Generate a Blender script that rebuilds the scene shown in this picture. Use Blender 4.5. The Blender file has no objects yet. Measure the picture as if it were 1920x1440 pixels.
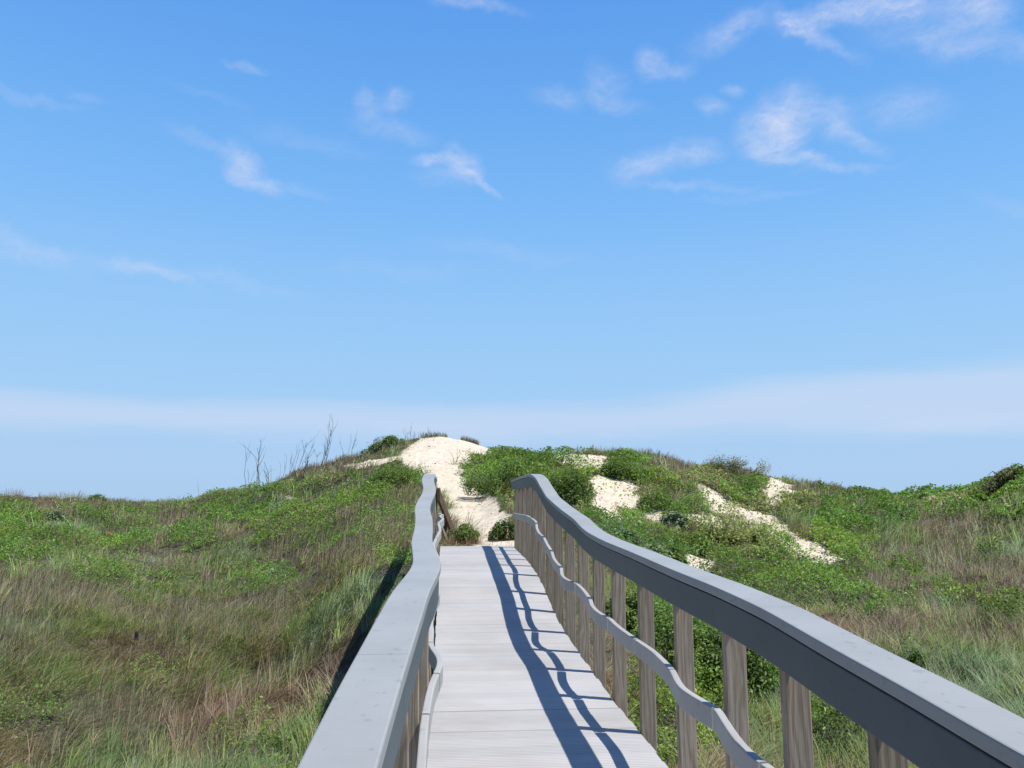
import bpy, math, random
import numpy as np
from mathutils import Vector

random.seed(11)
rng = np.random.default_rng(11)
scene = bpy.context.scene
COL = scene.collection
OFF = 3.0                       # world height of the eye

# ------------------------------------------------------------------ camera
FPX = 1493.0
PITCH = math.atan(220 / FPX)
YAW = math.atan(125 / FPX * math.cos(PITCH))
F = np.array([math.sin(YAW) * math.cos(PITCH), math.cos(YAW) * math.cos(PITCH), math.sin(PITCH)])
R = np.array([math.cos(YAW), -math.sin(YAW), 0.0])
U = np.cross(R, F)


def ray(px, py):
    return F + R * (px - 960) / FPX - U * (py - 720) / FPX


def project(x, y, z):           # z relative to the eye
    d = x * F[0] + y * F[1] + z * F[2]
    d = np.maximum(d, 0.05)
    return (960 + FPX * (x * R[0] + y * R[1]) / d,
            720 - FPX * (x * U[0] + y * U[1] + z * U[2]) / d)


cam_d = bpy.data.cameras.new("camera")
cam = bpy.data.objects.new("camera", cam_d)
COL.objects.link(cam)
cam.location = (0, 0, OFF)
cam.rotation_euler = (math.pi / 2 + PITCH, 0, -YAW)
cam_d.sensor_fit = 'HORIZONTAL'
cam_d.sensor_width = 36
cam_d.lens = FPX / 1920 * 36
cam_d.clip_start = 0.05
cam_d.clip_end = 20000
scene.camera = cam

# ------------------------------------------------------------------ numpy noise
_perm = np.random.default_rng(5).random((256, 256))


def vnoise(x, y):
    xi = np.floor(x).astype(int); yi = np.floor(y).astype(int)
    fx = x - xi; fy = y - yi
    fx = fx * fx * (3 - 2 * fx); fy = fy * fy * (3 - 2 * fy)
    g = lambda a, b: _perm[a & 255, b & 255]
    return ((g(xi, yi) * (1 - fx) + g(xi + 1, yi) * fx) * (1 - fy)
            + (g(xi, yi + 1) * (1 - fx) + g(xi + 1, yi + 1) * fx) * fy)


def fbm(x, y, o=4):
    s = np.zeros_like(x, dtype=float); a = 0.5; t = 0
    for i in range(o):
        s += a * vnoise(x * 2 ** i + 17.3 * i, y * 2 ** i + 9.1 * i); t += a; a *= 0.5
    return s / t


def sstep(a, b, x):
    t = np.clip((x - a) / (b - a), 0, 1)
    return t * t * (3 - 2 * t)


# ------------------------------------------------------------------ profiles along the boardwalk (heights from the eye)
RAILZ = np.array([(-3, -.74), (0, -.53), (1.0, -.475), (1.42, -.447), (1.8, -.409), (2.2, -.378), (2.6, -.343), (3.07, -.322),
                  (3.5, -.31), (4.4, -.277), (5.24, -.254), (5.8, -.225), (6.1, -.195), (6.4, -.14), (7.0, -.085),
                  (7.5, -.035), (8.18, .047), (8.7, .165), (9.1, .258), (9.5, .31), (9.84, .336), (10.6, .345),
                  (12.9, .338)])
GRABZ = np.array([(-3, -1.18), (0, -.95), (2, -.84), (3.13, -.774), (3.75, -.758), (4.47, -.745), (5.19, -.735), (5.86, -.70),
                  (6.5, -.645), (7.37, -.565), (8.04, -.47), (8.6, -.361), (9.475, -.23), (10.3, -.18), (12.95, -.18)])
DECKZ = np.array([(-4, -1.78), (0, -1.45), (2, -1.33), (3.9, -1.25), (4.6, -1.243), (5.3, -1.245), (6.0, -1.205), (6.7, -1.185),
                  (7.6, -1.125), (8.3, -1.01), (9.0, -.885), (9.8, -.795), (11, -.745), (12.9, -.70)])
DECK_END = 12.86
XL, XR = -0.072, 1.072          # deck edges


def smooth_prof(P, sig=0.18):
    ys = np.arange(P[0, 0], P[-1, 0] + 1e-6, 0.05)
    z = np.interp(ys, P[:, 0], P[:, 1])
    k = np.exp(-0.5 * (np.arange(-12, 13) * 0.05 / sig) ** 2); k /= k.sum()
    zz = np.convolve(np.pad(z, 12, mode='reflect', reflect_type='odd'), k, 'valid')
    return lambda y: np.interp(y, ys, zz)


rail_z = smooth_prof(RAILZ, .10)
grab_z = smooth_prof(GRABZ)
deck_z = smooth_prof(DECKZ, .3)

# ------------------------------------------------------------------ terrain: hand surveyed heights
# for each bearing (photo column at the horizon): distance -> the height seen there
SURVEY = {
    -250: [(5, None, -2.75), (9, None, -2.65), (14, None, -2.3), (22, None, -1.8), (32, None, -.9), (42, 940, 0), (58, None, -2.5)],
    0: [(5, None, -2.75), (9, None, -2.62), (14, 1180, 0), (22, 1060, 0), (32, 985, 0), (42, 939, 0), (58, None, -2.5)],
    150: [(5, None, -2.75), (9, None, -2.62), (14, 1180, 0), (22, 1065, 0), (32, 990, 0), (42, 938, 0), (58, None, -2.5)],
    250: [(5, None, -2.75), (9, None, -2.65), (14, 1188, 0), (22, 1078, 0), (32, 1000, 0), (44, 938, 0), (60, None, -2.5)],
    330: [(5, None, -2.75), (9, None, -2.65), (14, 1190, 0), (22, 1080, 0), (32, 1000, 0), (45, 938, 0), (60, None, -2.5)],
    400: [(5, None, -2.7), (9, None, -2.62), (14, 1188, 0), (21, 1080, 0), (29, 1000, 0), (40, 926, 0), (56, None, -2.5)],
    480: [(5, None, -2.7), (9, None, -2.6), (14, 1185, 0), (20, 1080, 0), (28, 985, 0), (38, 905, 0), (54, None, -2.5)],
    560: [(5, None, -2.65), (9, None, -2.55), (14, 1175, 0), (20, 1065, 0), (27, 970, 0), (36, 882, 0), (52, None, -2.3)],
    640: [(5, None, -2.65), (8, None, -2.6), (9.5, None, -2.2), (11, None, -1.8), (14, 1100, 0), (20, 1010, 0), (27, 938, 0), (36, 860, 0), (52, None, -2)],
    700: [(5, None, -2.65), (8, None, -2.6), (9, None, -2.2), (11, None, -1.5), (14, 1055, 0), (20, 990, 0), (27, 910, 0), (36, 838, 0), (52, None, -2)],
    760: [(5, None, -2.65), (8, None, -2.5), (9, None, -2.1), (11, None, -1.42), (13, 1042, 0), (16, 1016, 0), (20, 980, 0), (24, 930, 0), (28, 893, 0), (33, 845, 0), (37, 818, 0), (54, None, -2)],
    830: [(5, None, -2.45), (9, None, -1.7), (12.9, 1026, 0), (16, 1003, 0), (22, 950, 0), (28, 893, 0), (33, 845, 0), (37.5, 811, 0), (54, None, -2)],
    900: [(5, None, -2.45), (9, None, -1.7), (12.9, 1026, 0), (16, 1008, 0), (20, 972, 0), (24, 935, 0), (28, 893, 0), (33, 850, 0), (37.5, 829, 0), (54, None, -2)],
    940: [(5, None, -2.5), (9, None, -1.75), (12.9, 1026, 0), (16, 1005, 0), (20, 955, 0), (23, 918, 0), (27, 885, 0), (32, 856, 0), (36, 850, 0), (52, None, -2)],
    1020: [(5, None, -2.6), (9, None, -1.95), (13, 1035, 0), (18, 965, 0), (22, 915, 0), (26, 880, 0), (32, 857, 0), (48, None, -2)],
    1110: [(5, None, -2.65), (9, None, -2.2), (14, 1070, 0), (19, 972, 0), (24, 905, 0), (27, 872, 0), (31, 846, 0), (46, None, -2)],
    1180: [(5, None, -2.7), (9, None, -2.35), (14, 1105, 0), (19, 995, 0), (24, 920, 0), (28, 872, 0), (31, 852, 0), (46, None, -2)],
    1250: [(5, None, -2.7), (9, None, -2.5), (14, 1130, 0), (19, 1010, 0), (24, 930, 0), (28, 876, 0), (31, 862, 0), (46, None, -2)],
    1330: [(5, None, -2.7), (9, None, -2.6), (14, 1155, 0), (19, 1032, 0), (24, 952, 0), (29, 893, 0), (32, 881, 0), (48, None, -2)],
    1400: [(5, None, -2.7), (9, None, -2.65), (14, 1168, 0), (19, 1045, 0), (25, 957, 0), (31, 893, 0), (33, 885, 0), (48, None, -2)],
    1470: [(5, None, -2.7), (9, None, -2.68), (14, 1172, 0), (19, 1055, 0), (25, 970, 0), (31, 908, 0), (33, 900, 0), (48, None, -2)],
    1560: [(5, None, -2.7), (9, None, -2.7), (14, 1178, 0), (19, 1068, 0), (25, 985, 0), (33, 918, 0), (48, None, -2)],
    1700: [(5, None, -2.7), (9, None, -2.7), (14, 1182, 0), (21, 1058, 0), (28, 975, 0), (36, 924, 0), (52, None, -2)],
    1800: [(5, None, -2.7), (9, None, -2.7), (14, 1182, 0), (21, 1055, 0), (28, 975, 0), (36, 920, 0), (52, None, -2)],
    1850: [(5, None, -2.7), (9, None, -2.7), (14, 1178, 0), (21, 1045, 0), (28, 955, 0), (34, 903, 0), (50, None, -2)],
    1920: [(5, None, -2.7), (9, None, -2.65), (14, 1172, 0), (21, 1025, 0), (27, 925, 0), (31, 874, 0), (46, None, -2)],
    2020: [(5, None, -2.7), (9, None, -2.65), (14, 1165, 0), (21, 1010, 0), (27, 910, 0), (31, 862, 0), (46, None, -2)],
    2200: [(5, None, -2.7), (9, None, -2.65), (14, None, -2.2), (21, None, -1.0), (31, None, 1.0), (46, None, -2)],
}
US = np.arange(-260, 2210, 10.0)
RS = np.arange(0, 90, 0.5)
_cols = sorted(SURVEY)
_tab = np.zeros((len(_cols), len(RS)))
RIDGE = []
for i, c in enumerate(_cols):
    az = math.atan((c - 960) * math.cos(PITCH) / FPX)
    rr, zz = [0], [-2.75]
    for (r, py, z) in SURVEY[c]:
        if py is not None:
            z = r * math.cos(az) * math.tan(PITCH + math.atan((720 - py) / FPX))
        rr.append(r); zz.append(z)
    RIDGE.append(SURVEY[c][-2][0])
    rr.append(90); zz.append(-2.7)
    _tab[i] = np.interp(RS, rr, zz)
TAB = np.stack([np.interp(US, _cols, _tab[:, j]) for j in range(len(RS))], 1)


def gauss_axis(T, sig, axis):
    n = int(sig * 3) + 1
    k = np.exp(-0.5 * (np.arange(-n, n + 1) / sig) ** 2); k /= k.sum()
    pad = [(0, 0), (0, 0)]; pad[axis] = (n, n)
    P = np.pad(T, pad, mode='edge')
    return np.apply_along_axis(lambda v: np.convolve(v, k, 'valid'), axis, P)


TAB = gauss_axis(gauss_axis(TAB, 1.6, 0), 1.5, 1)


def bearing(x, y):
    right = x * math.cos(YAW) - y * math.sin(YAW)
    fwd = x * math.sin(YAW) + y * math.cos(YAW)
    u = 960 + FPX * right / np.maximum(fwd, 0.3) / math.cos(PITCH)
    return np.clip(u, -250, 2200), fwd


def ridge_r(u):
    return np.interp(u, _cols, RIDGE)


def ground_raw(x, y):
    u, fwd = bearing(x, y)
    r = np.hypot(x, y)
    ui = np.clip((u - US[0]) / 10, 0, len(US) - 1.001); ri = np.clip(r / 0.5, 0, len(RS) - 1.001)
    a = ui.astype(int); b = ri.astype(int); fa = ui - a; fb = ri - b
    z = (TAB[a, b] * (1 - fa) + TAB[a + 1, b] * fa) * (1 - fb) + (TAB[a, b + 1] * (1 - fa) + TAB[a + 1, b + 1] * fa) * fb
    back = sstep(2.5, 0.5, fwd)
    return z * (1 - back) + -2.75 * back


def ground(x, y):
    x = np.asarray(x, float); y = np.asarray(y, float)
    z = ground_raw(x, y)
    r = np.hypot(x, y)
    h = (fbm(x * .35 + 40, y * .35 + 11, 3) - .5) * .42 + (fbm(x * 1.3, y * 1.3 + 70, 2) - .5) * .12
    h = h + (np.abs(fbm(x * .8 + 13, y * .8 + 27, 2) - .5) * -2 + .35) * .30
    u, fw = bearing(x, y)
    path = np.exp(-((u - 880) / 90) ** 2) * sstep(11, 13, y)
    z = z + h * sstep(4, 9, r) * (1 - .85 * path) * sstep(70, 50, r)
    # keep the soil clear of the boardwalk
    lat = np.maximum(np.maximum(XL - .1 - x, x - XR - .1), 0)
    lim = deck_z(np.clip(y, -4, 12.9)) - .12 - .35 * sstep(13, 9, y) + lat * .8
    on = (y < 12.95) & (lat < 2.5)
    return np.where(on, np.minimum(z, lim), z)


def ground_hit(px, py, r0=5, r1=60):
    d = ray(px, py)
    h = math.hypot(d[0], d[1])
    t = np.arange(r0, r1, .05) / h
    gz = ground(d[0] * t, d[1] * t)
    i = np.where(d[2] * t <= gz)[0]
    k = i[0] if len(i) else int(np.argmin(d[2] * t - gz))
    return d[0] * t[k], d[1] * t[k]


# ------------------------------------------------------------------ where sand lies bare, and which plants grow where
SAND_POLYS = [
    [(893, 1036), (985, 1036), (962, 1005), (957, 985), (938, 940), (908, 920), (880, 914), (862, 890), (866, 866), (888, 852), (925, 846),
     (925, 836), (905, 828), (880, 820), (840, 808), (805, 812), (780, 828), (758, 845), (742, 858), (768, 872),
     (795, 890), (800, 920), (828, 928), (850, 985), (872, 1003)],
    [(1020, 856), (1075, 852), (1142, 852), (1132, 885), (1100, 882), (1050, 868)],
    [(1122, 890), (1185, 896), (1205, 930), (1245, 955), (1238, 984), (1195, 968), (1162, 948), (1172, 986), (1130, 974), (1100, 950)],
    [(1285, 903), (1335, 918), (1385, 952), (1432, 962), (1482, 998), (1532, 1022), (1592, 1060), (1530, 1062), (1468, 1028), (1410, 992), (1368, 968), (1325, 948)],
    [(1438, 893), (1470, 896), (1488, 922), (1460, 948), (1438, 945)],
    [(1284, 962), (1346, 966), (1352, 990), (1296, 992)],
    [(1288, 1040), (1342, 1040), (1346, 1066), (1290, 1062)],
    [(525, 931), (546, 925), (552, 935), (530, 940)],
    [(1738, 930), (1756, 922), (1752, 948), (1738, 948)], [(1858, 932), (1878, 932), (1872, 948), (1856, 948)],
    [(1040, 960), (1075, 955), (1072, 945), (1045, 940)],
    [(650, 874), (700, 862), (738, 858), (735, 866), (700, 872), (662, 882)],
]


def in_poly(px, py, poly):
    ins = np.zeros(px.shape, bool); n = len(poly)
    for i in range(n):
        x1, y1 = poly[i]; x2, y2 = poly[(i + 1) % n]
        c = ((y1 > py) != (y2 > py)) & (px < (x2 - x1) * (py - y1) / ((y2 - y1) or 1e-9) + x1)
        ins ^= c
    return ins


def sand_mask(x, y, ragged=0.0):
    z = ground(x, y)
    px, py = project(x, y, z)
    wob = np.hypot(x, y)
    s = 220 / np.maximum(wob, 6)
    px = px + ((fbm(x * 1.1 + 5, y * 1.1, 3) - .5) * 4.2 + (fbm(x * 4 + 5, y * 4, 2) - .5) * 2.5) * s
    py = py + (fbm(x * 1.1 + 55, y * 1.1 + 31, 3) - .5) * 2.2 * s
    if ragged:
        px = px + rng.normal(0, ragged, px.shape) * s; py = py + rng.normal(0, ragged * .45, px.shape) * s
    m = np.zeros(px.shape, bool)
    for p in SAND_POLYS:
        m |= in_poly(px, py, p)
    u, fw = bearing(x, y)
    return m & (wob < ridge_r(u) + 1.0) & (fw > 5) & ((y > 12.9) | (x > XR + .6) | (x < XL - .6))


def blob_field(px, py, blobs):
    f = np.zeros(px.shape)
    for (cx, cy, a, b) in blobs:
        f = np.maximum(f, 1 - np.sqrt(((px - cx) / a) ** 2 + ((py - cy) / b) ** 2) * .75)
    return f


LEAFY = [(1180, 960, 90, 40), (1260, 960, 80, 60), (1330, 950, 70, 30), (1200, 1000, 110, 60), (1300, 1040, 120, 60), (1400, 1030, 110, 50), (1480, 1070, 110, 44), (1350, 1100, 160, 50), (1330, 900, 60, 22), (1905, 908, 70, 26),
         (600, 925, 140, 30), (560, 950, 120, 40), (660, 940, 100, 40), (640, 980, 60, 40), (540, 1000, 60, 40), (450, 960, 80, 30), (300, 1090, 110, 24), (160, 1020, 110, 30), (60, 1040, 70, 24), (1650, 960, 80, 26), (1580, 1000, 70, 24), (1800, 950, 100, 20), (1560, 1100, 70, 26), (1650, 1130, 70, 24), (1780, 1110, 70, 22),
         (20, 985, 75, 42), (120, 1000, 90, 36), (210, 958, 80, 14), (520, 935, 150, 36), (600, 960, 110, 34), (570, 990, 60, 42), (735, 898, 80, 34), (690, 962, 100, 24),
         (420, 955, 80, 22), (490, 1082, 85, 26), (190, 1090, 75, 26), (250, 1000, 55, 30), (330, 1090, 60, 20), (765, 1042, 50, 34), (70, 1350, 80, 34), (430, 1390, 100, 34), (540, 1420, 90, 30),
         (1480, 1112, 70, 34), (1560, 1040, 70, 16), (1505, 1018, 50, 12), (1620, 1060, 60, 18), (1600, 930, 70, 26), (1860, 932, 80, 20), (1740, 920, 60, 14), (1240, 930, 70, 40),
         (1160, 1000, 90, 50), (1230, 1030, 110, 50), (1330, 1010, 80, 40), (1390, 1060, 110, 40), (1300, 1180, 150, 90), (1400, 930, 70, 30), (1480, 940, 70, 24),
         (1240, 1330, 90, 70), (1600, 1330, 90, 70), (1720, 1240, 30, 22), (1450, 1010, 60, 24), (1550, 965, 50, 22), (1690, 1075, 60, 20), (1840, 1040, 50, 24), (700, 1000, 90, 24), (640, 1010, 70, 30),
         (1060, 900, 120, 50), (940, 880, 90, 40), (1180, 880, 60, 30), (370, 1010, 60, 26), (1880, 1150, 60, 24), (1330, 1330, 60, 60), (1450, 1250, 80, 60)]
PALE = [(1335, 905, 70, 22), (1475, 900, 50, 24), (1350, 1000, 80, 26), (1420, 1010, 60, 34), (1140, 938, 60, 34), (1385, 960, 60, 26), (1450, 945, 60, 30), (1300, 890, 60, 24), (965, 935, 50, 30), (1060, 960, 60, 30),
        (600, 905, 120, 12), (1200, 940, 50, 24), (1510, 935, 40, 20), (1780, 945, 60, 20), (115, 950, 60, 8)]
BROWN = [(300, 985, 110, 40), (390, 985, 60, 40), (100, 1120, 140, 55), (60, 1190, 120, 40), (420, 1170, 170, 60), (500, 1220, 100, 50), (720, 985, 110, 44), (760, 930, 40, 20), (1360, 885, 80, 30),
         (1250, 885, 70, 44), (1310, 935, 50, 34), (1290, 920, 40, 40), (1560, 920, 80, 36), (1750, 1042, 120, 30), (1850, 1085, 110, 40), (330, 1405, 110, 44), (210, 945, 80, 14), (560, 1020, 90, 30), (620, 1040, 90, 30),
         (1790, 980, 100, 30), (1700, 1180, 140, 40), (1850, 1190, 80, 40), (110, 960, 60, 12), (600, 870, 120, 24), (420, 930, 70, 18), (1660, 1100, 60, 30), (250, 1330, 90, 30)]

# ------------------------------------------------------------------ materials
def mat(name, build):
    m = bpy.data.materials.new(name); m.use_nodes = True
    nt = m.node_tree; nt.nodes.clear()
    out = nt.nodes.new('ShaderNodeOutputMaterial')
    build(nt, out)
    return m


def N(nt, t, **k):
    n = nt.nodes.new(t)
    for a, v in k.items():
        if a in n.inputs.keys() if isinstance(a, str) else False:
            n.inputs[a].default_value = v
        else:
            setattr(n, a, v)
    return n


def noise_node(nt, vec, scale, detail=4, rough=.55):
    n = nt.nodes.new('ShaderNodeTexNoise')
    n.inputs['Scale'].default_value = scale; n.inputs['Detail'].default_value = detail; n.inputs['Roughness'].default_value = rough
    if vec is not None: nt.links.new(vec, n.inputs['Vector'])
    return n


def ramp(nt, fac, stops):
    r = nt.nodes.new('ShaderNodeValToRGB')
    e = r.color_ramp.elements
    while len(e) < len(stops): e.new(.5)
    for k, (p, c) in enumerate(stops):
        e[k].position = p; e[k].color = (*c, 1) if len(c) == 3 else c
    nt.links.new(fac, r.inputs['Fac'])
    return r


def mapping(nt, vec, scale=(1, 1, 1), rot=(0, 0, 0), loc=(0, 0, 0), kind='POINT'):
    m = nt.nodes.new('ShaderNodeMapping'); m.vector_type = kind
    m.inputs['Scale'].default_value = scale; m.inputs['Rotation'].default_value = rot; m.inputs['Location'].default_value = loc
    nt.links.new(vec, m.inputs['Vector'])
    return m.outputs['Vector']


def principled(nt, out, rough=.6, spec=.3):
    b = nt.nodes.new('ShaderNodeBsdfPrincipled')
    b.inputs['Roughness'].default_value = rough
    b.inputs['Specular IOR Level'].default_value = spec
    nt.links.new(b.outputs[0], out.inputs['Surface'])
    return b


def bump(nt, h, strength, dist, b):
    n = nt.nodes.new('ShaderNodeBump')
    n.inputs['Strength'].default_value = strength; n.inputs['Distance'].default_value = dist
    nt.links.new(h, n.inputs['Height']); nt.links.new(n.outputs[0], b.inputs['Normal'])
    return n


def mixcol(nt, fac, a, b, mode='MIX'):
    m = nt.nodes.new('ShaderNodeMix'); m.data_type = 'RGBA'; m.blend_type = mode
    for s, i in ((fac, 0), (a, 6), (b, 7)):
        if isinstance(s, (int, float)): m.inputs[i].default_value = s
        elif isinstance(s, tuple): m.inputs[i].default_value = (*s, 1)
        else: nt.links.new(s, m.inputs[i])
    return m.outputs[2]


def m_composite(base, spots):
    def f(nt, out):
        tc = nt.nodes.new('ShaderNodeTexCoord')
        b = principled(nt, out, .5, .35)
        n1 = noise_node(nt, tc.outputs['Object'], 3.0, 5, .6)
        c = ramp(nt, n1.outputs['Fac'], [(.3, tuple(v * .9 for v in base)), (.7, tuple(v * 1.06 for v in base))])
        n2 = noise_node(nt, mapping(nt, tc.outputs['Object'], (1, .7, 1)), 34, 3, .5)
        s = ramp(nt, n2.outputs['Fac'], [(.62, (0, 0, 0)), (.71, (1, 1, 1))])
        col = mixcol(nt, s.outputs[0], c.outputs[0], spots)
        nt.links.new(mixcol(nt, .8, c.outputs[0], col), b.inputs['Base Color'])
        n3 = noise_node(nt, mapping(nt, tc.outputs['Object'], (1, .12, 1)), 120, 3, .6)
        bump(nt, n3.outputs['Fac'], .12, .002, b)
    return f


def m_deck(nt, out):
    tc = nt.nodes.new('ShaderNodeTexCoord'); o = tc.outputs['Object']
    b = principled(nt, out, .65, .25)
    att = nt.nodes.new('ShaderNodeAttribute'); att.attribute_name = 'tone'
    n1 = noise_node(nt, mapping(nt, o, (.8, 9, 1)), 3, 5, .6)
    c = ramp(nt, n1.outputs['Fac'], [(.25, (.545, .528, .503)), (.75, (.60, .583, .557))])
    n2 = noise_node(nt, o, 1.3, 4, .6)
    c2 = ramp(nt, n2.outputs['Fac'], [(.35, (.90, .89, .88)), (.65, (1.04, 1.04, 1.05))])
    col = mixcol(nt, 1.0, c.outputs[0], c2.outputs[0], 'MULTIPLY')
    col = mixcol(nt, 1.0, col, att.outputs['Color'], 'MULTIPLY')
    # grooves milled across each board
    w = nt.nodes.new('ShaderNodeTexWave'); w.wave_type = 'BANDS'; w.bands_direction = 'Y'; w.wave_profile = 'SIN'
    w.inputs['Scale'].default_value = 13.5; w.inputs['Distortion'].default_value = .25; w.inputs['Detail'].default_value = 1
    nt.links.new(mapping(nt, o, (.15, 1, 1)), w.inputs['Vector'])
    g = ramp(nt, w.outputs['Fac'], [(.0, (0, 0, 0)), (.18, (1, 1, 1))])
    groove_tint = mixcol(nt, g.outputs[0], (.62, .62, .64), (1, 1, 1))  # darker along the groove lines
    nt.links.new(mixcol(nt, 1.0, col, groove_tint, 'MULTIPLY'), b.inputs['Base Color'])
    bump(nt, g.outputs[0], .5, .0025, b)


def m_wood(dark, light, warm):
    def f(nt, out):
        tc = nt.nodes.new('ShaderNodeTexCoord')
        oi = nt.nodes.new('ShaderNodeObjectInfo')
        add = nt.nodes.new('ShaderNodeVectorMath'); add.operation = 'ADD'
        sc = nt.nodes.new('ShaderNodeVectorMath'); sc.operation = 'SCALE'
        comb = nt.nodes.new('ShaderNodeCombineXYZ')
        for i in range(3): nt.links.new(oi.outputs['Random'], comb.inputs[i])
        sc.inputs['Scale'].default_value = 37.0
        nt.links.new(comb.outputs[0], sc.inputs[0]); nt.links.new(tc.outputs['Object'], add.inputs[0]); nt.links.new(sc.outputs[0], add.inputs[1])
        b = principled(nt, out, .85, .15)
        v = add.outputs[0]
        big = noise_node(nt, mapping(nt, v, (6, 6, 1.1)), 1.6, 2, .5)
        # growth rings cut lengthwise
        w = nt.nodes.new('ShaderNodeTexWave'); w.wave_type = 'BANDS'; w.bands_direction = 'X'
        w.inputs['Scale'].default_value = 11; w.inputs['Distortion'].default_value = 14; w.inputs['Detail'].default_value = 3; w.inputs['Detail Scale'].default_value = 1.1
        nt.links.new(mapping(nt, v, (1.2, 1.2, .16)), w.inputs['Vector'])
        fine = noise_node(nt, mapping(nt, v, (60, 60, 1.5)), 3, 4, .65)
        c1 = ramp(nt, w.outputs['Fac'], [(.1, dark), (.55, light), (.95, tuple(x * 1.12 for x in light))])
        c2 = mixcol(nt, big.outputs['Fac'], c1.outputs[0], warm, 'MIX')
        c3 = mixcol(nt, .55, c1.outputs[0], c2)
        fr = ramp(nt, fine.outputs['Fac'], [(.3, (.72, .70, .68)), (.62, (1.08, 1.07, 1.05))])
        vr = nt.nodes.new('ShaderNodeMapRange'); nt.links.new(oi.outputs['Random'], vr.inputs['Value'])
        vr.inputs['To Min'].default_value = .80; vr.inputs['To Max'].default_value = 1.12
        vc = nt.nodes.new('ShaderNodeCombineXYZ')
        for i in range(3): nt.links.new(vr.outputs[0], vc.inputs[i])
        c4 = mixcol(nt, 1.0, c3, vc.outputs[0], 'MULTIPLY')
        nt.links.new(mixcol(nt, 1.0, c4, fr.outputs[0], 'MULTIPLY'), b.inputs['Base Color'])
        bump(nt, fine.outputs['Fac'], .5, .004, b)
    return f


def m_plant(trans=.35, rough=.5, spec=.25, skyward=.9):
    def f(nt, out):
        att = nt.nodes.new('ShaderNodeAttribute'); att.attribute_name = 'tone'
        b = nt.nodes.new('ShaderNodeBsdfPrincipled')
        b.inputs['Roughness'].default_value = rough; b.inputs['Specular IOR Level'].default_value = spec
        t = nt.nodes.new('ShaderNodeBsdfTranslucent')
        nt.links.new(att.outputs['Color'], b.inputs['Base Color'])
        # shading normals tilted skyward so leaves and blades take extra sunlight
        ge = nt.nodes.new('ShaderNodeNewGeometry')
        ad = nt.nodes.new('ShaderNodeVectorMath'); ad.operation = 'ADD'; ad.inputs[1].default_value = (0, 0, skyward)
        nm = nt.nodes.new('ShaderNodeVectorMath'); nm.operation = 'NORMALIZE'
        nt.links.new(ge.outputs['Normal'], ad.inputs[0]); nt.links.new(ad.outputs[0], nm.inputs[0]); nt.links.new(nm.outputs[0], b.inputs['Normal'])
        tcol = mixcol(nt, 1.0, att.outputs['Color'], (1.15, 1.2, .6), 'MULTIPLY')
        nt.links.new(tcol, t.inputs['Color'])
        m = nt.nodes.new('ShaderNodeMixShader'); m.inputs[0].default_value = trans
        nt.links.new(b.outputs[0], m.inputs[1]); nt.links.new(t.outputs[0], m.inputs[2])
        nt.links.new(m.outputs[0], out.inputs['Surface'])
    return f


def m_ground(nt, out):
    tc = nt.nodes.new('ShaderNodeTexCoord'); o = tc.outputs['Object']
    att = nt.nodes.new('ShaderNodeAttribute'); att.attribute_name = 'sand'
    b = principled(nt, out, .95, .1)
    n0 = noise_node(nt, o, 2.2, 6, .6)
    n1 = noise_node(nt, o, 9, 6, .65)
    sand = ramp(nt, n0.outputs['Fac'], [(.3, (.72, .61, .465)), (.7, (.84, .735, .585))])
    sand2 = ramp(nt, n1.outputs['Fac'], [(.3, (.88, .87, .85)), (.6, (1.03, 1.03, 1.03))])
    sc = mixcol(nt, 1, sand.outputs[0], sand2.outputs[0], 'MULTIPLY')
    litter = ramp(nt, n1.outputs['Fac'], [(.3, (.055, .048, .034)), (.55, (.115, .098, .07)), (.75, (.18, .155, .115))])
    # ragged edge between sand and soil
    n2 = noise_node(nt, o, 3.5, 5, .7)
    ad = nt.nodes.new('ShaderNodeMath'); ad.operation = 'MULTIPLY_ADD'
    nt.links.new(n2.outputs['Fac'], ad.inputs[0]); ad.inputs[1].default_value = .7
    nt.links.new(att.outputs['Fac'], ad.inputs[2])
    e = ramp(nt, ad.outputs[0], [(.72, (0, 0, 0)), (.86, (1, 1, 1))])
    nt.links.new(mixcol(nt, e.outputs[0], litter.outputs[0], sc), b.inputs['Base Color'])
    # footprints and ripples
    v = nt.nodes.new('ShaderNodeTexVoronoi'); v.inputs['Scale'].default_value = 4.2; v.feature = 'SMOOTH_F1'
    v.inputs['Smoothness'].default_value = .6
    nt.links.new(mapping(nt, o, (1, .75, .2)), v.inputs['Vector'])
    mm = nt.nodes.new('ShaderNodeMath'); mm.operation = 'MULTIPLY_ADD'; mm.inputs[1].default_value = .35
    nt.links.new(n1.outputs['Fac'], mm.inputs[0]); nt.links.new(v.outputs['Distance'], mm.inputs[2])
    bump(nt, mm.outputs[0], .5, .09, b)


def m_plain(c, rough=.8):
    def f(nt, out):
        tc = nt.nodes.new('ShaderNodeTexCoord')
        b = principled(nt, out, rough, .2)
        n = noise_node(nt, tc.outputs['Object'], 14, 4, .6)
        r = ramp(nt, n.outputs['Fac'], [(.3, tuple(x * .7 for x in c)), (.7, tuple(x * 1.15 for x in c))])
        nt.links.new(r.outputs[0], b.inputs['Base Color'])
    return f


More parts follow.
